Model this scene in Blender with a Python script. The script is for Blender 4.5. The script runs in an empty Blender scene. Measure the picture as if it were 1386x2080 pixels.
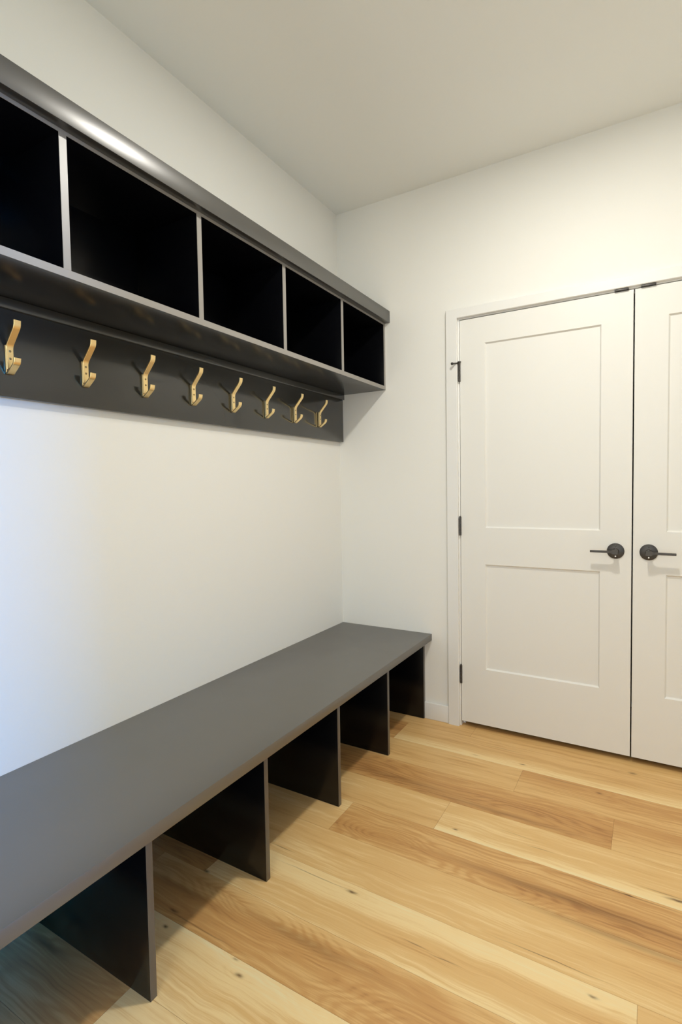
import bpy, bmesh, math, random
from mathutils import Vector, Matrix

# ---------------------------------------------------------------- scene basics
S = bpy.context.scene
COL = S.collection
S.view_settings.view_transform = 'Standard'
S.view_settings.look = 'None'
S.view_settings.gamma = 1.0
S.view_settings.use_curve_mapping = False
S.view_settings.exposure = 0.14

# camera (solved from the photograph; left wall is x=0, closet wall is y=0, floor z=0)
cam = bpy.data.cameras.new('camera')
cam.sensor_fit = 'VERTICAL'
cam.sensor_height = 36.0
cam.lens = 1063.9 / 2080 * 36.0
cam.clip_start = 0.02
camo = bpy.data.objects.new('camera', cam)
COL.objects.link(camo)
R_ = Vector((0.8612, 0.5079, -0.0163)); U_ = Vector((-0.0087, 0.0467, 0.9989)); F_ = Vector((-0.5081, 0.8601, -0.0446))
camo.matrix_world = Matrix(((R_.x, U_.x, -F_.x, 1.5302), (R_.y, U_.y, -F_.y, -2.5917), (R_.z, U_.z, -F_.z, 1.2305), (0, 0, 0, 1)))
S.camera = camo

# room dimensions
H = 2.763          # ceiling height
RX = 2.64          # right wall
RY = -4.70         # rear wall
LAMP_POS = [(1.31, -1.10), (1.31, -3.42)]
LAMP_W = [19.8, 2.6]
LAMP_COL = (1.0, 0.965, 0.875)
DAY_W = 330.0
DAY_COL = (0.0, 0.30, 1.0)
FILL_W = 32.0
FILL_COL = (1.0, 0.99, 0.86)

world = bpy.data.worlds.new('world')
S.world = world
world.use_nodes = True
wb = world.node_tree.nodes['Background']
wb.inputs[0].default_value = (0.55, 0.72, 1.0, 1)
wb.inputs[1].default_value = 0.3

for (lx, ly), w in zip(LAMP_POS, LAMP_W):
    l = bpy.data.lights.new('downlight_lamp', 'AREA')
    l.shape = 'DISK'; l.size = 0.13; l.energy = w; l.color = LAMP_COL; l.spread = math.pi
    o = bpy.data.objects.new('downlight_lamp', l); COL.objects.link(o)
    o.location = (lx, ly, H - 0.016)
# daylight coming in at the window of the next room
WIN = (6.2, -3.50, -2.96, 1.45, 2.45)   # x, y0, y1, z0, z1
l = bpy.data.lights.new('window_daylight', 'AREA')
l.shape = 'RECTANGLE'; l.size = WIN[2] - WIN[1]; l.size_y = WIN[4] - WIN[3]; l.energy = DAY_W; l.color = DAY_COL
o = bpy.data.objects.new('window_daylight', l); COL.objects.link(o)
o.location = (WIN[0] + 0.10, (WIN[1] + WIN[2]) / 2, (WIN[3] + WIN[4]) / 2)
o.rotation_euler = Vector((-1, 0, 0)).to_track_quat('-Z', 'Z').to_euler()

# added soft fill light behind the camera, in a made-up rear wall opening
FILL_OPEN = (0.30, 2.34, 0.55, 2.25)   # x0, x1, z0, z1
l = bpy.data.lights.new('rear_fill', 'AREA')
l.shape = 'RECTANGLE'; l.size = FILL_OPEN[1] - FILL_OPEN[0]; l.size_y = FILL_OPEN[3] - FILL_OPEN[2]; l.energy = FILL_W; l.color = FILL_COL
o = bpy.data.objects.new('rear_fill', l); COL.objects.link(o)
o.location = ((FILL_OPEN[0] + FILL_OPEN[1]) / 2, RY - 0.11, (FILL_OPEN[2] + FILL_OPEN[3]) / 2)
o.rotation_euler = Vector((0, 1, 0)).to_track_quat('-Z', 'Z').to_euler()

# ---------------------------------------------------------------- helpers
def link_mesh(name, bm, m, parent=None, smooth=False):
    bmesh.ops.recalc_face_normals(bm, faces=bm.faces)
    me = bpy.data.meshes.new(name)
    bm.to_mesh(me); bm.free()
    if smooth:
        for p in me.polygons: p.use_smooth = True
        me.set_sharp_from_angle(angle=math.radians(35))
    if m: me.materials.append(m)
    o = bpy.data.objects.new(name, me)
    COL.objects.link(o)
    if parent: o.parent = parent
    return o

def tag(o, label, cat, group=None, kind=None):
    o['label'] = label; o['category'] = cat
    if group: o['group'] = group
    if kind: o['kind'] = kind
    return o

def empty(name, loc=(0, 0, 0)):
    o = bpy.data.objects.new(name, None); COL.objects.link(o)
    o.location = loc; o.empty_display_size = 0.05
    return o

def box(bm, x0, x1, y0, y1, z0, z1, bev=0.0, seg=2):
    vs = [bm.verts.new((x, y, z)) for x in (x0, x1) for y in (y0, y1) for z in (z0, z1)]
    f = lambda *i: bm.faces.new([vs[k] for k in i])
    fs = [f(0, 1, 3, 2), f(4, 6, 7, 5), f(0, 4, 5, 1), f(2, 3, 7, 6), f(0, 2, 6, 4), f(1, 5, 7, 3)]
    if bev:
        es = list({e for g in fs for e in g.edges})
        bmesh.ops.bevel(bm, geom=es, offset=bev, segments=seg, affect='EDGES', profile=0.5)

def box_obj(name, m, parent, *a, bev=0.0008, origin=None):
    """a = x0,x1,y0,y1,z0,z1 in world space; parent has only a location"""
    bm = bmesh.new()
    box(bm, *a, bev=bev)
    o = link_mesh(name, bm, m, parent, smooth=bev > 0)
    if parent:
        o.data.transform(Matrix.Translation(-parent.location))
    return o

def lathe(bm, prof, n=40, M=Matrix()):
    """prof = [(r, h)] revolved about local z"""
    rings = []
    for r, h in prof:
        if r < 1e-6:
            rings.append([bm.verts.new(M @ Vector((0, 0, h)))])
        else:
            rings.append([bm.verts.new(M @ Vector((r * math.cos(2 * math.pi * i / n), r * math.sin(2 * math.pi * i / n), h))) for i in range(n)])
    for a, b in zip(rings[:-1], rings[1:]):
        for i in range(n):
            j = (i + 1) % n
            if len(a) == 1 and len(b) == 1: continue
            if len(a) == 1: bm.faces.new((a[0], b[i], b[j]))
            elif len(b) == 1: bm.faces.new((a[i], a[j], b[0]))
            else: bm.faces.new((a[i], a[j], b[j], b[i]))

def round_poly(pts, rad, n=5):
    out = [Vector(pts[0])]
    for i in range(1, len(pts) - 1):
        p = Vector(pts[i]); a = (Vector(pts[i - 1]) - p); b = (Vector(pts[i + 1]) - p)
        r = rad[i] if isinstance(rad, (list, tuple)) else rad
        d = min(r, a.length * 0.45, b.length * 0.45)
        p0 = p + a.normalized() * d; p1 = p + b.normalized() * d
        for k in range(n + 1):
            t = k / n
            out.append(p0 * (1 - t) ** 2 + p * 2 * t * (1 - t) + p1 * t * t)
    out.append(Vector(pts[-1]))
    return out

def strap(bm, pts, th, y0, y1, bev=0.0008):
    """flat metal strap: 2D polyline (x,z) with thickness th to the +normal side, extruded from y0 to y1"""
    n = len(pts); nor = []
    for i in range(n):
        d = Vector((0, 0))
        if i > 0: d += (pts[i] - pts[i - 1]).normalized()
        if i < n - 1: d += (pts[i + 1] - pts[i]).normalized()
        d.normalize(); nor.append(Vector((d.y, -d.x)))
    sec = []
    for p, q in zip(pts, nor):
        o = p + q * th
        ring = []
        for (pp, yy) in ((p, y0 + bev), (p, y1 - bev), (p * (1 - bev / th) + o * (bev / th), y1), (o * (1 - bev / th) + p * (bev / th), y1), (o, y1 - bev), (o, y0 + bev), (o * (1 - bev / th) + p * (bev / th), y0), (p * (1 - bev / th) + o * (bev / th), y0)):
            ring.append(bm.verts.new((pp.x, yy, pp.y)))
        sec.append(ring)
    for a, b in zip(sec[:-1], sec[1:]):
        for i in range(8):
            j = (i + 1) % 8
            bm.faces.new((a[i], a[j], b[j], b[i]))
    bm.faces.new(sec[0]); bm.faces.new(sec[-1][::-1])

# ---------------------------------------------------------------- materials
def s2l(c):
    return tuple(((v / 255) / 12.92 if v / 255 <= 0.04045 else ((v / 255 + 0.055) / 1.055) ** 2.4) for v in c) + (1,)

def mat(name, col, rough=0.5, metal=0.0, spec=0.5, bump=None, rvar=0.0, coat=0.0, coat_rough=0.1, ior=1.5):
    m = bpy.data.materials.new(name); m.use_nodes = True
    N = m.node_tree.nodes; L = m.node_tree.links; b = N['Principled BSDF']
    b.inputs['Base Color'].default_value = col if len(col) == 4 else tuple(col) + (1,)
    b.inputs['Roughness'].default_value = rough
    b.inputs['Metallic'].default_value = metal
    b.inputs['Specular IOR Level'].default_value = spec
    b.inputs['Coat Weight'].default_value = coat
    b.inputs['IOR'].default_value = ior
    b.inputs['Coat Roughness'].default_value = coat_rough
    g = N.new('ShaderNodeNewGeometry')
    if rvar:
        t = N.new('ShaderNodeTexNoise'); t.inputs['Scale'].default_value = 9; t.inputs['Detail'].default_value = 4
        L.new(g.outputs['Position'], t.inputs['Vector'])
        mr = N.new('ShaderNodeMapRange'); mr.inputs[3].default_value = rough - rvar; mr.inputs[4].default_value = rough + rvar
        L.new(t.outputs['Fac'], mr.inputs[0]); L.new(mr.outputs[0], b.inputs['Roughness'])
    if bump:
        sc, st, dist = bump
        t = N.new('ShaderNodeTexNoise'); t.inputs['Scale'].default_value = sc; t.inputs['Detail'].default_value = 3
        L.new(g.outputs['Position'], t.inputs['Vector'])
        bp = N.new('ShaderNodeBump'); bp.inputs['Strength'].default_value = st; bp.inputs['Distance'].default_value = dist
        L.new(t.outputs['Fac'], bp.inputs['Height']); L.new(bp.outputs['Normal'], b.inputs['Normal'])
    return m

M_wall = mat('wall_paint', (0.86, 0.85, 0.805), 0.62, spec=0.3, bump=(130, 0.10, 0.002))
M_ceil = mat('ceiling_paint', (0.91, 0.925, 0.90), 0.8, spec=0.2, bump=(90, 0.08, 0.002))
M_trim = mat('trim_paint', (0.83, 0.825, 0.80), 0.38, spec=0.45, bump=(40, 0.02, 0.001))
M_door = mat('door_paint', (0.83, 0.82, 0.78), 0.42, spec=0.4, bump=(60, 0.025, 0.001))
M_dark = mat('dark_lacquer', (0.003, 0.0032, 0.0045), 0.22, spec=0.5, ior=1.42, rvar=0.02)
M_rail = mat('dark_lacquer_rail', (0.034, 0.033, 0.028), 0.15, spec=0.5, ior=1.7, rvar=0.015)  # panel lacquer with the reflected room light put into its colour
M_under = mat('dark_lacquer_underside', (0.012, 0.0118, 0.0115), 0.24, spec=0.5, ior=1.7, rvar=0.015)
M_edge = mat('dark_lacquer_edge_band', (0.085, 0.074, 0.064), 0.34, spec=0.5, ior=1.85, rvar=0.03)  # bench edges; brown floor reflection put into the base colour
M_cedge = mat('lit_edge_band', (0.30, 0.28, 0.255), 0.40, spec=0.5, ior=1.7, rvar=0.03)  # cubby edges; their bright glow is put into the base colour
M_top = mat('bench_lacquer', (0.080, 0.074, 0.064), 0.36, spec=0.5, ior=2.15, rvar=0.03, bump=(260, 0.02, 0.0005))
M_crown = mat('crown_lacquer', (0.045, 0.043, 0.039), 0.33, spec=0.5, ior=2.0, rvar=0.02)
M_gold = mat('brushed_brass', (1.0, 0.76, 0.38), 0.34, metal=1.0, rvar=0.05, bump=(600, 0.05, 0.0003))
M_screw = mat('brass_screw', (0.40, 0.29, 0.15), 0.4, metal=1.0)
M_black = mat('black_metal', (0.060, 0.054, 0.050), 0.36, metal=0.3, spec=0.6, rvar=0.04)
M_rubber = mat('black_rubber', (0.02, 0.02, 0.02), 0.6)
M_steel = mat('bright_steel', (0.75, 0.75, 0.75), 0.25, metal=1.0)
M_frame = mat('window_frame_white', (0.8, 0.8, 0.8), 0.4)
M_lens = bpy.data.materials.new('downlight_lens'); M_lens.use_nodes = True
bl = M_lens.node_tree.nodes['Principled BSDF']
bl.inputs['Base Color'].default_value = (0.9, 0.9, 0.9, 1)
bl.inputs['Emission Color'].default_value = (1, 0.92, 0.8, 1); bl.inputs['Emission Strength'].default_value = 12

def wood_material():
    m = bpy.data.materials.new('oak_plank_floor'); m.use_nodes = True
    N = m.node_tree.nodes; L = m.node_tree.links; bs = N['Principled BSDF']
    def nd(t, **k):
        n = N.new(t)
        for a, v in k.items(): setattr(n, a, v)
        return n
    def con(v, s):
        if isinstance(v, (int, float)): s.default_value = v
        else: L.new(v, s)
    def ma(op, a, b=0.0, c=None):
        n = nd('ShaderNodeMath', operation=op)
        con(a, n.inputs[0]); con(b, n.inputs[1])
        if c is not None: con(c, n.inputs[2])
        return n.outputs[0]
    geo = nd('ShaderNodeNewGeometry'); sp = nd('ShaderNodeSeparateXYZ')
    L.new(geo.outputs['Position'], sp.inputs[0])
    X, Y = sp.outputs[0], sp.outputs[1]
    at = nd('ShaderNodeAttribute', attribute_name='plank')      # r: seed, g: tone, b: ring strength
    sa = nd('ShaderNodeSeparateXYZ'); L.new(at.outputs['Vector'], sa.inputs[0])
    seed, tone, ring = sa.outputs
    def noise(x, y, z, detail=2, rough=0.5, dist=0.0):
        c = nd('ShaderNodeCombineXYZ'); con(x, c.inputs[0]); con(y, c.inputs[1]); con(z, c.inputs[2])
        t = nd('ShaderNodeTexNoise'); t.inputs['Scale'].default_value = 1.0
        t.inputs['Detail'].default_value = detail; t.inputs['Roughness'].default_value = rough; t.inputs['Distortion'].default_value = dist
        L.new(c.outputs[0], t.inputs['Vector']); return t.outputs['Fac']
    z = ma('MULTIPLY', seed, 37.0)
    # knots: (x, y, rx, ry, darkness, bulge)
    knots = [(0.755, -1.255, .016, .006, .9, .5), (1.477, -.096, .018, .010, .6, .5), (1.367, -.323, .014, .007, .7, .4),
             (1.612, -.812, .030, .007, .9, .4), (.937, -.817, .010, .005, .8, .3), (1.424, -1.254, .012, .005, .7, .3),
             (1.486, -.858, .016, .004, .8, .0), (1.056, -.246, .012, .004, .8, .2), (.642, -1.634, .012, .006, .8, .5),
             (.602, -1.604, .010, .004, .5, .4), (.359, -1.623, .010, .006, .9, .4), (.335, -1.572, .022, .006, .8, .2),
             (.85, -.265, .02, .003, .4, .1), (.12, -1.825, .09, .014, .6, .8)]
    # thin mineral streaks and checks: (x, y, rx, ry, darkness)
    streaks = [(1.315, -1.199, .10, .0013, .75), (.62, -1.252, .10, .0014, .6), (.995, -1.33, .028, .0015, .6), (1.08, -1.337, .03, .0015, .6),
               (.45, -1.197, .035, .0013, .8), (1.22, -.775, .035, .0014, .55), (1.15, -.74, .05, .0012, .4), (.95, -.148, .07, .0016, .5),
               (1.45, -.86, .16, .0022, .5), (1.58, -.80, .05, .002, .5), (.80, -.325, .06, .0015, .35), (.43, -1.58, .12, .002, .5),
               (1.5, -1.045, .25, .012, .35), (1.30, -.965, .28, .014, .45), (1.22, -.305, .12, .004, .3), (.72, -1.47, .20, .016, .3),
               (.303, -1.408, .010, .005, .8), (.62, -.61, .22, .02, .30), (1.05, -.64, .25, .012, .3), (.30, -1.50, .15, .012, .3)]
    wav = noise(ma('MULTIPLY', X, 5.5), ma('MULTIPLY', Y, 3.0), 5.0, 2)
    Yw = ma('ADD', Y, ma('MULTIPLY', ma('SUBTRACT', wav, 0.5), 0.030))
    wav2 = noise(ma('MULTIPLY', X, 28.0), ma('MULTIPLY', Y, 30.0), 9.0, 3)
    Yk = ma('ADD', Y, ma('MULTIPLY', ma('SUBTRACT', wav2, 0.5), 0.010))
    Xk = ma('ADD', X, ma('MULTIPLY', ma('SUBTRACT', wav2, 0.5), 0.016))
    Ys = ma('ADD', Y, ma('MULTIPLY', ma('SUBTRACT', noise(ma('MULTIPLY', X, 7.0), 0.0, 2.0, 2), 0.5), 0.014))
    dark = 0.0; bulge = 0.0
    def gauss(x, y, kx, ky, rx, ry):
        a = ma('DIVIDE', ma('SUBTRACT', x, kx), rx); b = ma('DIVIDE', ma('SUBTRACT', y, ky), ry)
        d2 = ma('ADD', ma('MULTIPLY', a, a), ma('MULTIPLY', b, b))
        return ma('EXPONENT', ma('MULTIPLY', d2, -1.0))
    for kx, ky, rx, ry, dk, bu in knots:
        rx *= .8; ry *= .8
        dark = ma('ADD', ma('MULTIPLY', gauss(Xk, Yk, kx, ky, rx, ry), dk), dark)
        if bu: bulge = ma('ADD', ma('MULTIPLY', gauss(X, Y, kx, ky, rx * 5, ry * 3.4), bu), bulge)
    for kx, ky, rx, ry, dk in streaks:
        dark = ma('ADD', ma('MULTIPLY', gauss(X, Ys, kx, ky, rx, ry), dk), dark)
    # broad figure field; its contour lines close into cathedral arches
    caths = [(.57, -1.452, .20, .060, 1.0), (.72, -.975, .16, .045, .9), (1.12, -1.02, .20, .045, .8), (1.18, -.61, .22, .05, .7),
             (1.08, -1.62, .25, .06, 1.0), (.80, -.66, .2, .05, .4), (1.10, -1.53, .22, .05, .9)]
    F = ma('MULTIPLY', noise(ma('MULTIPLY', X, 1.3), ma('MULTIPLY', Yw, 11.0), z, 2, 0.45), 1.0)
    for kx, ky, rx, ry, a_ in caths:
        F = ma('ADD', ma('MULTIPLY', gauss(X, Yw, kx, ky, rx, ry), a_ * 0.55), F)
    F = ma('ADD', F, ma('MULTIPLY', bulge, 0.35))
    F = ma('ADD', F, ma('MULTIPLY', noise(ma('MULTIPLY', X, 14.0), ma('MULTIPLY', Y, 45.0), z, 2), 0.014))
    rings = ma('SINE', ma('MULTIPLY', F, 80.0))
    rings = ma('MULTIPLY_ADD', rings, 0.5, 0.5)
    rings = ma('POWER', rings, 1.6)
    rmask = noise(ma('MULTIPLY', X, 2.2), ma('MULTIPLY', Y, 8.0), ma('ADD', z, 11.0), 2)
    rings = ma('MULTIPLY', ma('MULTIPLY', rings, ring), ma('MULTIPLY', rmask, 1.4))
    # medium streaks and fine fibre
    Yf = ma('ADD', Yw, ma('MULTIPLY', bulge, 0.012))
    med = noise(ma('MULTIPLY', X, 2.2), ma('MULTIPLY', Yf, 42.0), ma('ADD', z, 3.0), 4, 0.6)
    fine = noise(ma('MULTIPLY', X, 9.0), ma('MULTIPLY', Yf, 330.0), z, 3, 0.6)
    thin = noise(ma('MULTIPLY', X, 3.2), ma('MULTIPLY', Yf, 130.0), ma('ADD', z, 31.0), 3, 0.6)
    vfine = noise(ma('MULTIPLY', X, 34.0), ma('MULTIPLY', Yf, 900.0), z, 2, 0.6)
    broad = noise(ma('MULTIPLY', X, 1.6), ma('MULTIPLY', Yf, 14.0), ma('ADD', z, 21.0), 2, 0.5)
    t = ma('MULTIPLY_ADD', tone, 0.78, 0.11)
    t = ma('ADD', t, ma('MULTIPLY', ma('SUBTRACT', broad, 0.5), 0.30))
    t = ma('ADD', t, ma('MULTIPLY', ma('SUBTRACT', med, 0.5), 0.34))
    t = ma('ADD', t, ma('MULTIPLY', ma('SUBTRACT', thin, 0.5), 0.26))
    t = ma('ADD', t, ma('MULTIPLY', ma('SUBTRACT', fine, 0.5), 0.17))
    t = ma('ADD', t, ma('MULTIPLY', ma('SUBTRACT', vfine, 0.5), 0.09))
    t = ma('ADD', t, ma('MULTIPLY', rings, 0.15))
    cr = nd('ShaderNodeValToRGB'); cr.color_ramp.interpolation = 'EASE'
    stops = [(0.0, (226, 202, 158)), (0.22, (213, 183, 133)), (0.42, (196, 158, 104)), (0.62, (177, 132, 80)), (0.82, (150, 105, 60)), (1.0, (116, 76, 42))]
    e = cr.color_ramp.elements
    e[0].position = stops[0][0]; e[0].color = s2l(stops[0][1]); e[1].position = 1.0; e[1].color = s2l(stops[-1][1])
    for p, c in stops[1:-1]:
        q = e.new(p); q.color = s2l(c)
    for q in e: q.color = (min(.93, q.color[0] * 1.42), min(.82, q.color[1] * 1.47), q.color[2] * 1.50, 1)
    L.new(t, cr.inputs[0])
    dk = ma('MINIMUM', ma('MAXIMUM', dark, 0.0), 0.92)
    mx = nd('ShaderNodeMix', data_type='RGBA'); L.new(dk, mx.inputs[0]); L.new(cr.outputs[0], mx.inputs[6]); mx.inputs[7].default_value = s2l((92, 58, 32))
    L.new(mx.outputs[2], bs.inputs['Base Color'])
    rg = ma('MULTIPLY_ADD', fine, 0.16, 0.36)
    L.new(rg, bs.inputs['Roughness'])
    bs.inputs['Specular IOR Level'].default_value = 0.35
    bp = nd('ShaderNodeBump'); bp.inputs['Strength'].default_value = 0.12; bp.inputs['Distance'].default_value = 0.0006
    L.new(ma('ADD', fine, ma('MULTIPLY', dk, -1.0)), bp.inputs['Height']); L.new(bp.outputs['Normal'], bs.inputs['Normal'])
    return m
M_floor = wood_material()

# ---------------------------------------------------------------- floor (planks run across the room)
def build_floor():
    PW = 0.187; PL = 1.218; Y0 = 0.084          # row k spans y from Y0-k*PW down to Y0-(k+1)*PW
    ends = {0: .776, 1: .451, 2: 1.066, 3: 1.427, 4: .868, 5: .538, 6: .400, 7: 1.515, 8: .113, 9: -.215, 10: .428}
    # tone across the plank (far edge -> near edge), 0 light .. 1 dark; keyed by (row, index of plank counted from its listed end; 0 = right of it, -1 = left)
    prof = {
        (0, 0): ([.55, .50, .45, .45, .50], .2), (0, -1): ([.5, .5, .45, .45, .5], .2),
        (1, 0): ([.45, .40, .45, .30, .10], .3), (1, -1): ([.65, .7, .75, .7, .6], .5),
        (2, 0): ([.62, .60, .50, .42, .45], .5), (2, -1): ([.36, .42, .45, .40, .48], .4),
        (3, 0): ([.62, .58, .45, .42, .40], .4), (3, -1): ([.50, .60, .72, .68, .62], .8),
        (4, 0): ([.32, .38, .34, .30, .02], .3), (4, -1): ([.38, .32, .34, .38, .40], .4),
        (5, 0): ([.52, .50, .58, .72, .55], .9), (5, -1): ([.25, .3, .35, .4, .4], .3),
        (6, 0): ([.42, .40, .36, .30, .36], .35), (6, -1): ([.5, .4, .5, .4, .5], .3),
        (7, 0): ([.34, .36, .38, .34, .36], .3), (7, -1): ([.10, .14, .40, .34, .26], .25), (7, -2): ([.5, .6, .7, .7, .6], .6),
        (8, 0): ([.34, .54, .62, .58, .54], .65), (8, -1): ([.6, .6, .6, .6, .6], .5),
        (9, 0): ([.02, .16, .26, .30, .26], .35), (9, 1): ([.3, .4, .5, .5, .4], .8),
        (10, 0): ([.22, .18, .22, .30, .34], .3), (10, -1): ([.48, .55, .55, .5, .45], .9),
    }
    rnd = random.Random(7)
    bm = bmesh.new()
    lay = bm.verts.layers.float_vector.new('plank')
    xmin, xmax = 0.0, 6.5
    NA = 8
    for k in range(-4, 27):
        ya = Y0 - k * PW; yb = ya - PW
        e0 = ends.get(k, rnd.uniform(0, PL))
        i0 = math.floor((xmin - e0) / PL) ; i1 = math.ceil((xmax - e0) / PL)
        for i in range(i0, i1):
            xa = max(xmin, e0 + i * PL) ; xb = min(xmax, e0 + (i + 1) * PL)
            if xb - xa < 1e-4: continue
            base = rnd.uniform(.25, .6); seed = rnd.random()
            pr, rg = prof.get((k, i), ([min(.8, max(.05, base + rnd.uniform(-.15, .15))) for _ in range(5)], rnd.uniform(.2, .8)))
            # cells: along x every ~0.3 m so the tone can drift
            nx = max(1, int((xb - xa) / 0.3)); drift = [rnd.uniform(-.05, .05) for _ in range(nx + 1)]
            g = 0.00035; grid = []
            for a in range(nx + 1):
                x = xa + g + (xb - xa - 2 * g) * a / nx; col = []
                for b in range(NA + 1):
                    u = b / NA; y = ya - g - (PW - 2 * g) * u
                    s = u * 4; j = min(3, int(s)); tt = s - j
                    tn = pr[j] * (1 - tt) + pr[j + 1] * tt + drift[a] * (0.3 + 0.7 * math.sin(u * math.pi))
                    v = bm.verts.new((x, y, 0)); v[lay] = (seed, tn, rg); col.append(v)
                grid.append(col)
            for a in range(nx):
                for b in range(NA):
                    bm.faces.new((grid[a][b], grid[a][b + 1], grid[a + 1][b + 1], grid[a + 1][b]))
            # hairline groove walls under the plank edge
            rim = [grid[a][0] for a in range(nx + 1)] + [grid[nx][b] for b in range(1, NA + 1)] + [grid[a][NA] for a in range(nx - 1, -1, -1)] + [grid[0][b] for b in range(NA - 1, 0, -1)]
            low = []
            for v in rim:
                w = bm.verts.new((v.co.x, v.co.y, -0.0012)); w[lay] = (seed, 1.1, 0); low.append(w)
            n = len(rim)
            for q in range(n):
                bm.faces.new((rim[q], rim[(q + 1) % n], low[(q + 1) % n], low[q]))
    # sub-base
    v = [bm.verts.new(p) for p in ((xmin, Y0 + 4 * PW, -.0012), (xmax, Y0 + 4 * PW, -.0012), (xmax, Y0 - 27 * PW, -.0012), (xmin, Y0 - 27 * PW, -.0012))]
    for w in v: w[lay] = (.5, 1.0, 0)
    bm.faces.new(v)
    me = bpy.data.meshes.new('floor'); bm.to_mesh(me); bm.free()
    me.materials.append(M_floor)
    o = bpy.data.objects.new('floor', me); COL.objects.link(o)
    me.update()
    # all top faces must look up
    bm = bmesh.new(); bm.from_mesh(me)
    for f in bm.faces:
        if abs(f.normal.z) > .5 and f.normal.z < 0: f.normal_flip()
    bm.to_mesh(me); bm.free()
    tag(o, 'honey oak plank floor running across the mudroom', 'floor', kind='structure')
build_floor()

# ---------------------------------------------------------------- room shell
DX0, DXG, GAP, DX1 = 0.7047, 1.4627, 0.0056, 2.2263     # door leaves
JX0, JX1 = DX0 - 0.003, DX1 + 0.003                       # jamb inner faces
HEADZ = 2.0600

def shell(name, label, cat, boxes, m=M_wall):
    bm = bmesh.new()
    for b in boxes: box(bm, *b)
    return tag(link_mesh(name, bm, m), label, cat, kind='structure')

OUTX0, OUTX1 = JX0 - 0.019, JX1 + 0.019
shell('wall_left', 'pale cream painted wall behind the black cubbies and bench', 'wall', [(-.12, 0, RY - .12, .12, -.05, H)])
shell('wall_back', 'cream painted end wall around the white double doors', 'wall',
      [(0, OUTX0, 0, .12, -.05, H), (OUTX1, RX + .12, 0, .12, -.05, H), (OUTX0, OUTX1, 0, .12, HEADZ + .019, H)])
OY0, OY1, OZ = -3.65, -2.32, 2.05
shell('wall_right', 'painted wall to the right with opening to the next room', 'wall',
      [(RX, RX + .12, OY1, 0, -.05, H), (RX, RX + .12, RY - .12, OY0, -.05, H), (RX, RX + .12, OY0, OY1, OZ, H)])
shell('wall_rear', 'painted wall behind the camera', 'wall', [(0, FILL_OPEN[0], RY - .12, RY, -.05, H), (FILL_OPEN[1], RX, RY - .12, RY, -.05, H), (FILL_OPEN[0], FILL_OPEN[1], RY - .12, RY, -.05, FILL_OPEN[2]), (FILL_OPEN[0], FILL_OPEN[1], RY - .12, RY, FILL_OPEN[3], H)])
wx = (FILL_OPEN[0] + FILL_OPEN[1]) / 2  # frame added around the invented fill opening
shell('fill_opening', 'added white frame around the unseen fill light behind the camera', 'window',
      [(FILL_OPEN[0] - .06, FILL_OPEN[0], RY, RY + .016, FILL_OPEN[2] - .06, FILL_OPEN[3] + .06), (FILL_OPEN[1], FILL_OPEN[1] + .06, RY, RY + .016, FILL_OPEN[2] - .06, FILL_OPEN[3] + .06),
       (FILL_OPEN[0], FILL_OPEN[1], RY, RY + .016, FILL_OPEN[3], FILL_OPEN[3] + .06), (FILL_OPEN[0], FILL_OPEN[1], RY, RY + .03, FILL_OPEN[2] - .06, FILL_OPEN[2]),
       (wx - .02, wx + .02, RY - .06, RY - .03, FILL_OPEN[2], FILL_OPEN[3])], M_frame)
shell('ceiling', 'plain pale painted ceiling', 'ceiling', [(-.12, WIN[0] + .12, RY - .12, .12, H, H + .1)], M_ceil)
shell('wall_closet', 'inside walls of the dark closet behind the double doors', 'wall',
      [(.40, .45, .12, .66, -.05, 2.5), (2.48, 2.53, .12, .66, -.05, 2.5), (.40, 2.53, .66, .70, -.05, 2.5), (.40, 2.53, .12, .70, 2.5, 2.55)])
shell('wall_hall', 'walls of the neighbouring room with its tall window', 'wall',
      [(RX + .12, WIN[0] + .12, -1.2, -1.08, -.05, H), (RX + .12, WIN[0] + .12, RY - .12, RY, -.05, H),
       (WIN[0], WIN[0] + .12, RY, WIN[1], -.05, H), (WIN[0], WIN[0] + .12, WIN[2], -1.2, -.05, H),
       (WIN[0], WIN[0] + .12, WIN[1], WIN[2], -.05, WIN[3]), (WIN[0], WIN[0] + .12, WIN[1], WIN[2], WIN[4], H)])
shell('window_1', 'tall narrow white window frame in the neighbouring room', 'window',
      [(WIN[0] - .015, WIN[0] + .0, WIN[1] - .06, WIN[1], WIN[3] - .06, WIN[4] + .06), (WIN[0] - .015, WIN[0], WIN[2], WIN[2] + .06, WIN[3] - .06, WIN[4] + .06),
       (WIN[0] - .015, WIN[0], WIN[1], WIN[2], WIN[4], WIN[4] + .06), (WIN[0] - .03, WIN[0], WIN[1], WIN[2], WIN[3] - .06, WIN[3]),
       (WIN[0] + .03, WIN[0] + .06, WIN[1], WIN[2], 1.94, 1.96)], M_frame)

def base_board(name, label, x0, x1, y0, y1):
    bm = bmesh.new(); box(bm, x0, x1, y0, y1, 0, .0895, bev=.003, seg=3)
    return tag(link_mesh(name, bm, M_trim, smooth=True), label, 'baseboard', kind='structure')
base_board('baseboard_back', 'short white baseboard between the black bench and the door casing', .5036, .6368, -.013, 0)
base_board('baseboard_far', 'white baseboard right of the double doors', 2.2940, RX - .013, -.013, 0)
base_board('baseboard_right', 'white baseboard along the right wall', RX - .013, RX, OY1 + .02, 0)
base_board('baseboard_rear', 'white baseboard on the wall behind the camera', .013, RX - .013, RY, RY + .013)
base_board('baseboard_left', 'white baseboard beyond the near end of the bench', 0, .013, RY, -2.72)

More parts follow.
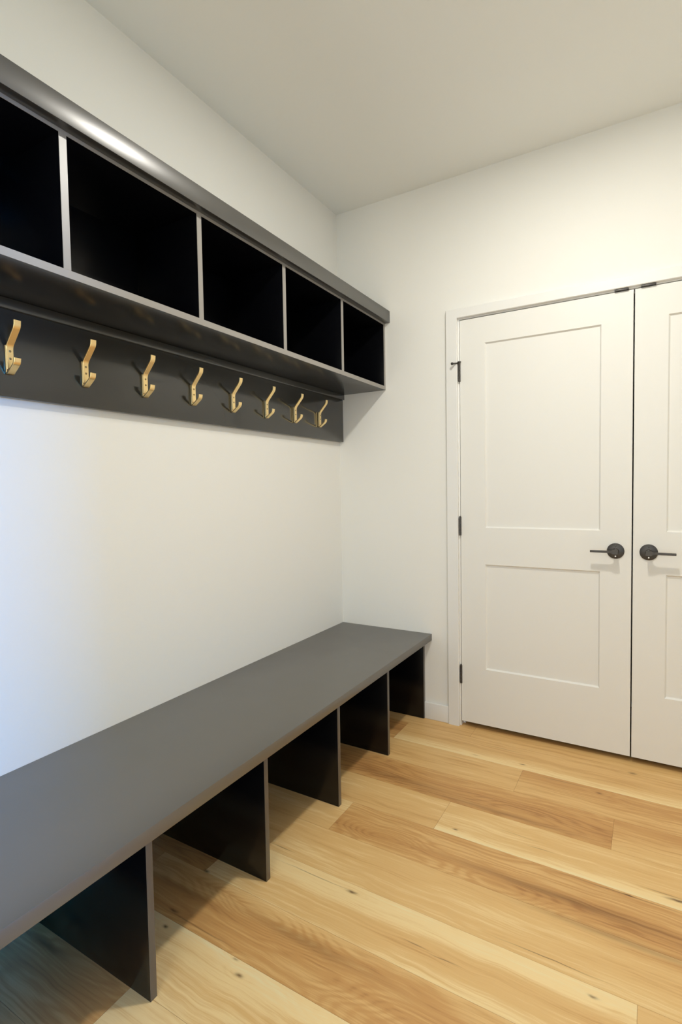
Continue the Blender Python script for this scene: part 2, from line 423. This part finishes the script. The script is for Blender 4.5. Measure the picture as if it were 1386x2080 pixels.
# door casing: three flat boards with mitred corners, one continuous trim
def casing():
    xo0, xi0 = .6373, .6945; xo1, xi1 = DX1 + (DX0 - .6373), DX1 + (DX0 - .6945)
    zo, zi = 2.1125, 2.0665; th = .018; b = .0022
    bm = bmesh.new()
    def ring(pts, y): return [bm.verts.new((x, y, z)) for x, z in pts]
    out = [(xo0, 0), (xo0, zo), (xo1, zo), (xo1, 0)]
    inn = [(xi0, 0), (xi0, zi), (xi1, zi), (xi1, 0)]
    def ins(pts, d, sgn):
        (a, b0), (a1, b1), (a2, b2), (a3, b3) = pts
        return [(a + sgn * d, 0), (a1 + sgn * d, b1 - sgn * d), (a2 - sgn * d, b2 - sgn * d), (a3 - sgn * d, 0)]
    R = [ring(out, 0), ring(out, -th + b), ring(ins(out, b, 1), -th), ring(ins(inn, b, -1), -th), ring(inn, -th + b), ring(inn, 0)]
    for p, q in zip(R[:-1], R[1:]):
        for i in range(3): bm.faces.new((p[i], p[i + 1], q[i + 1], q[i]))
    for idx in (0, 3):
        bm.faces.new([r[idx] for r in R])
    bm.faces.new((R[0][0], R[0][1], R[5][1], R[5][0])); bm.faces.new((R[0][1], R[0][2], R[5][2], R[5][1])); bm.faces.new((R[0][2], R[0][3], R[5][3], R[5][2]))
    return tag(link_mesh('trim_1', bm, M_trim), 'flat white casing around the double doors', 'door casing', kind='structure')
casing()
jb = bmesh.new()
box(jb, OUTX0, JX0, -.0002, .12, 0, HEADZ + .019, bev=.001)
box(jb, JX1, OUTX1, -.0002, .12, 0, HEADZ + .019, bev=.001)
box(jb, JX0, JX1, -.0002, .12, HEADZ, HEADZ + .019, bev=.001)
box(jb, JX0, JX0 + .010, .0375, .075, 0, HEADZ); box(jb, JX1 - .010, JX1, .0375, .075, 0, HEADZ); box(jb, JX0, JX1, .0375, .075, HEADZ - .010, HEADZ)
jamb = tag(link_mesh('trim_2', jb, M_trim, smooth=True), 'white door jamb showing as a thin line inside the casing', 'door jamb', kind='structure')
for xa, xb in ((1.391, 1.445), (1.490, 1.545)):
    o = box_obj('catch_plate', M_black, jamb, xa, xb, -.012, .030, 2.0583, 2.0640, bev=.001)
    o['label'] = 'dark metal catch plate over the door top'

# cased opening trim on the right wall (toward the next room)
shell('trim_3', 'white lining of the opening in the right wall', 'trim',
      [(RX - .015, RX + .135, OY1 - .018, OY1, 0, OZ), (RX - .015, RX + .135, OY0, OY0 + .018, 0, OZ), (RX - .015, RX + .135, OY0 + .018, OY1 - .018, OZ - .018, OZ)], M_trim)

# ---------------------------------------------------------------- doors
DZ0, DZ1 = .0265, 2.0565
def door_leaf(name, label, x0, x1, mir):
    """two-panel moulded slab; front face y=0, thickness 35 mm; mir flips the handle side"""
    root = empty(name, ((x0 + x1) / 2, .0175, DZ0)); tag(root, label, 'door', kind='structure')
    loc = root.location
    w = x1 - x0
    px0, px1 = x0 + .1225, x1 - .1225
    panels = [(.3112, .8421), (1.0246, 1.9305)]
    bm = bmesh.new()
    dep, bw = .0085, .0065
    for (yf, s) in ((0.0, 1), (0.035, -1)):
        xs = [x0, px0, px1, x1]; zs = [DZ0, panels[0][0], panels[0][1], panels[1][0], panels[1][1], DZ1]
        G = [[bm.verts.new((x, yf, z)) for z in zs] for x in xs]
        for i in range(3):
            for j in range(5):
                if i == 1 and j in (1, 3):
                    a = [G[1][j], G[2][j], G[2][j + 1], G[1][j + 1]]
                    x_a, x_b, z_a, z_b = px0, px1, zs[j], zs[j + 1]
                    prev = a
                    for (d, y) in ((.0006, .0010), (bw - .0006, dep - .0004), (bw + .0006, dep)):
                        cur = [bm.verts.new((x, yf + s * y, z)) for x, z in ((x_a + d, z_a + d), (x_b - d, z_a + d), (x_b - d, z_b - d), (x_a + d, z_b - d))]
                        for q in range(4): bm.faces.new((prev[q], prev[(q + 1) % 4], cur[(q + 1) % 4], cur[q]))
                        prev = cur
                    bm.faces.new(prev)
                else:
                    bm.faces.new((G[i][j], G[i + 1][j], G[i + 1][j + 1], G[i][j + 1]))
        if yf == 0.0: G0 = G
        else:
            def rim(Q):
                return [Q[i][0] for i in range(4)] + [Q[3][j] for j in range(1, 6)] + [Q[i][5] for i in (2, 1, 0)] + [Q[0][j] for j in (4, 3, 2, 1)]
            a, b = rim(G0), rim(G); n = len(a)
            for q in range(n): bm.faces.new((a[q], a[(q + 1) % n], b[(q + 1) % n], b[q]))
    slab = link_mesh('door_slab', bm, M_door, root)
    slab.data.transform(Matrix.Translation(-loc))
    # lever handle
    hx = 1.4015 if mir > 0 else 1.5275; hz = .9365
    d = -1 if mir > 0 else 1
    RM = Matrix.Translation((hx, 0, hz)) @ Matrix.Rotation(math.radians(90), 4, 'X')   # local z -> -y
    T = Matrix.Translation(-loc)
    hb = bmesh.new()
    lathe(hb, [(0, 0), (.0343, 0), (.0346, .0025), (.0338, .0042), (.030, .0058), (.022, .0072), (.0135, .0085), (.0128, .0105), (.0118, .0135), (.0118, .020)], 64, T @ RM)
    han = link_mesh('door_handle', hb, M_black, root, smooth=True)
    nb = bmesh.new()
    lathe(nb, [(.0118, .020), (.0100, .021), (.0098, .034), (.0104, .036), (.0104, .050), (.0098, .0512), (0, .0512)], 40, T @ RM)
    link_mesh('lever_neck', nb, M_black, han, smooth=True)
    lb = bmesh.new()
    tip = hx + d * .0985
    pts = []
    # lever seen from above: hub block then a thin flat bar
    prof = [(hx - d * .0110, -.036, -.0525, .0112), (hx + d * .009, -.036, -.0530, .0110), (hx + d * .015, -.037, -.0525, .0066), (hx + d * .024, -.0385, -.0515, .0050), (hx + d * .06, -.0385, -.0510, .0048), (tip - d * .001, -.039, -.0505, .0046), (tip, -.040, -.0495, .0040)]
    prev = None
    for x, ya, yb, hh in prof:
        c = .0012
        ringp = [(ya, hh - c), (ya - c, hh), (yb + c, hh), (yb, hh - c), (yb, -hh + c), (yb + c, -hh), (ya - c, -hh), (ya, -hh + c)]
        cur = [lb.verts.new(Vector((x, y, hz + z)) - loc) for y, z in ringp]
        if prev:
            for q in range(8): lb.faces.new((prev[q], prev[(q + 1) % 8], cur[(q + 1) % 8], cur[q]))
        else: lb.faces.new(cur)
        prev = cur
    lb.faces.new(prev)
    link_mesh('lever', lb, M_black, han, smooth=True)
    for sz in (1, -1):
        sb = bmesh.new()
        lathe(sb, [(0, .0060), (.0034, .0060), (.0034, .0078), (.0026, .0086), (0, .0086)], 16, T @ Matrix.Translation((0, 0, sz * .0225)) @ RM)
        link_mesh('screw', sb, M_steel if sz < 0 else M_black, han, smooth=True)
    return root

def hinge(door, x, z0, z1, stop=False):
    loc = door.location
    bm = bmesh.new()
    n = 5; hgt = z1 - z0
    T = Matrix.Translation(-loc)
    for i in range(n):
        a = z0 + hgt * i / n + (.0004 if i else 0); b = z0 + hgt * (i + 1) / n - .0004
        lathe(bm, [(0, a), (.0052, a), (.0057, a + .0005), (.0057, b - .0005), (.0052, b), (0, b)], 20, T @ Matrix.Translation((x, -.0062, 0)))
    lathe(bm, [(0, z1), (.0035, z1), (.0045, z1 + .002), (.003, z1 + .005), (0, z1 + .006)], 16, T @ Matrix.Translation((x, -.0062, 0)))
    # leaves folded in the gap
    bb = bmesh.new(); box(bm, *(x - .0022 - loc.x, x + .0022 - loc.x, -.004 - loc.y, .028 - loc.y, z0 - loc.z, z1 - loc.z))
    bb.free()
    h = link_mesh('hinge', bm, M_black, door, smooth=True)
    h['label'] = 'black metal hinge'
    if stop:
        sm = bmesh.new()
        # collar on the pin, bent threaded arm and bumper
        lathe(sm, [(.0, z1 + .001), (.0085, z1 + .001), (.0085, z1 + .0045), (0, z1 + .0045)], 20, T @ Matrix.Translation((x, -.0062, 0)))
        p0 = Vector((x - .004, -.008, z1 - .003)); p1 = Vector((.6785, -.037, 1.8415))
        q = (p1 - p0).to_track_quat('Z', 'Y').to_matrix().to_4x4(); Ln = (p1 - p0).length
        prof = [(0, 0), (.0042, 0), (.0042, .006), (.0026, .007)]
        k = .008
        while k < Ln - .006:
            prof += [(.0037, k), (.0030, k + .0008)]; k += .0016
        prof += [(.0046, Ln - .006), (.0046, Ln - .001)]
        prof.append((0, Ln - .001))
        lathe(sm, prof, 20, T @ Matrix.Translation(p0) @ q)
        s = link_mesh('pin_stop', sm, M_black, h, smooth=True)
        rb = bmesh.new()
        lathe(rb, [(0, Ln - .001), (.0060, Ln - .001), (.0068, Ln + .001), (.0068, Ln + .0045), (.0056, Ln + .0066), (0, Ln + .007)], 24, T @ Matrix.Translation(p0) @ q)
        # second, short bumper lying against the jamb side
        r_ = link_mesh('bumper', rb, M_rubber, h, smooth=True)
    return h

d1 = door_leaf('door_1', 'left white two-panel closet door leaf with black lever and hinges', DX0, DXG, 1)
d2 = door_leaf('door_2', 'right white two-panel closet door leaf cut by the picture edge', DXG + GAP, DX1, -1)
for z0, z1, st in ((.224, .317, 0), (.984, 1.077, 0), (1.755, 1.850, 1)):
    hinge(d1, DX0 - .0015, z0, z1, st); hinge(d2, DX1 + .0015, z0, z1, 0)

# ---------------------------------------------------------------- storage bench
BY = -2.68
PN = .4436; PT = .0194
bench = empty('storage_bench', (.27, BY / 2, 0))
tag(bench, 'long black shoe bench with open bays along the left wall', 'bench')
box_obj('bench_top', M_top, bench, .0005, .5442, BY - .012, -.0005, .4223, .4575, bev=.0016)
for k in range(7):
    y1 = -k * PN - (0.0006 if k == 0 else 0)
    o = box_obj('upright_panel', M_dark, bench, .003, .5022, y1 - PT, y1, 0.0004, .4222, bev=.0005)
    e = box_obj('edge_band', M_edge, o, .5023, .5036, y1 - PT + .0003, y1 - .0003, 0.0006, .4222, bev=.0003)
    e.data.transform(Matrix.Translation(-bench.location))
o = box_obj('mounting_rail', M_dark, bench, .0005, .0190, BY, -.02, .335, .4222, bev=.0005)

# ---------------------------------------------------------------- cubby shelf
UN = .4472; UX = .2926; UY = -6 * UN - .0194
cub = empty('cubby_shelf', (.146, UY / 2, 1.759))
tag(cub, 'black wall cubby cabinet with square open compartments near the ceiling', 'shelf')
ZI, ZC = 1.7788, 2.1031
box_obj('bottom_panel', M_under, cub, .0005, UX - .0012, UY, -.0005, 1.759, ZI, bev=.0004)
box_obj('top_panel', M_dark, cub, .0005, UX - .0012, UY, -.0005, ZC, ZC + .0194, bev=.0004)
box_obj('back_panel', M_dark, cub, .0005, .0065, UY + .001, -.001, ZI, ZC, bev=.0)
for nm, y0, y1 in [('side_panel', -.0171, -.0006), ('side_panel', UY, UY + .0194)] + [('divider', -k * UN - .0194, -k * UN) for k in range(1, 6)]:
    box_obj(nm, M_dark, cub, .0066, UX - .0012, y0, y1, ZI, ZC, bev=.0003)
# edge banding of the face frame, one continuous strip, its colour lightened for the light on it
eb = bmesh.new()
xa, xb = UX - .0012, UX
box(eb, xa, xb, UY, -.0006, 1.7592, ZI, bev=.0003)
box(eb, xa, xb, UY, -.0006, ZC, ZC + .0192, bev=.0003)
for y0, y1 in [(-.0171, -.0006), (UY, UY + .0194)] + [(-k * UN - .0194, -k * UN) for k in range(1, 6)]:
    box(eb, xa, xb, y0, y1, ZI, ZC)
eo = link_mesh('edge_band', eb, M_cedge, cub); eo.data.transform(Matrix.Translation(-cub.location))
eo['label'] = 'edge band on the front edges, light put into its colour'
box_obj('crown_board', M_crown, cub, UX + .0003, .3226, UY - .01, -.0008, 2.1123, 2.1736, bev=.0012)
box_obj('top_fill', M_dark, cub, .0005, UX, UY, -.0008, ZC + .0195, 2.1730, bev=.0)

# ---------------------------------------------------------------- coat rail
rail = empty('hook_rail', (.012, UY / 2, 1.4947))
tag(rail, 'flat black coat hook board fixed to the wall under the cubbies', 'hook rail')
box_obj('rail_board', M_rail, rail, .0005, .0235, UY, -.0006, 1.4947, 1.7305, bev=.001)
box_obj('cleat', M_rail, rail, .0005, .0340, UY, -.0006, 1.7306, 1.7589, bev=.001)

# ---------------------------------------------------------------- hooks
HX = .0237
def make_hook():
    root = empty('coat_hook', (HX, 0, 1.5523))
    W = .0185
    # front strap: plate, arm sloping out, upright tip (x out, z up; local to root)
    a = [Vector(p) for p in ((.0052, .0150), (.0052, .0790), (.0470, .1245), (.0485, .1400))]
    bm = bmesh.new(); strap(bm, round_poly(a, .010, 6), .0046, 0, W)
    up = link_mesh('upper_arm', bm, M_gold, root, smooth=True)
    # rear strap: back plate down to the vee, then the short lower hook
    b = [Vector(p) for p in ((.0050, .0800), (.0050, .0052), (.0395, .0292), (.0415, .0420))]
    bm = bmesh.new(); strap(bm, round_poly(b, [0, .004, .010, 0], 6), .0048, 0, W)
    lo = link_mesh('lower_hook', bm, M_gold, root, smooth=True)
    for z in (.0440, .0640):
        sb = bmesh.new()
        Mx = Matrix.Translation((.0098, W / 2, z)) @ Matrix.Rotation(math.radians(90), 4, 'Y')
        lathe(sb, [(.0032, -.0004), (.0032, .0005), (.0022, .0010), (.0012, .0010), (.0008, .0002), (0, .0002)], 20, Mx)
        link_mesh('screw', sb, M_screw, root, smooth=True)
    return root
HOOKS = [
    'brass coat hook farthest from the camera, nearest the white doors',
    'brass coat hook one place left of the hook nearest the doors',
    'brass coat hook third along the black board from the room corner',
    'brass coat hook fourth along the black board from the room corner',
    'brass coat hook fifth along the black board from the room corner',
    'brass coat hook sixth from the room corner, two right of the blue-edged one',
    'brass coat hook just right of the largest one with the blue-lit side',
    'largest and leftmost brass coat hook, blue-lit side, at the picture edge',
]
proto = make_hook()
for k, lab in enumerate(HOOKS):
    if k == 0: r = proto
    else:
        r = proto.copy(); COL.objects.link(r)
        for ch in list(proto.children):
            c = ch.copy(); COL.objects.link(c); c.parent = r
    r.location = (HX, -(.2657 + k * .2215), 1.5523)
    tag(r, lab, 'hook', 'brass coat hooks on the black board')

# ---------------------------------------------------------------- ceiling downlights (above the frame)
for (lx, ly), lab in zip(LAMP_POS, ('slim round ceiling downlight in front of the double doors', 'slim round ceiling downlight toward the rear of the room')):
    root = empty('ceiling_downlight', (lx, ly, H - .001)); tag(root, lab, 'ceiling light', 'slim round ceiling downlights')
    bm = bmesh.new(); lathe(bm, [(.072, 0), (.088, 0), (.086, -.008), (.074, -.012), (.072, -.010), (.072, 0)], 56)
    link_mesh('trim_ring', bm, M_frame, root, smooth=True)
    bm = bmesh.new(); lathe(bm, [(0, -.006), (.071, -.006), (.071, -.004), (0, -.004)], 56)
    link_mesh('lens', bm, M_lens, root)
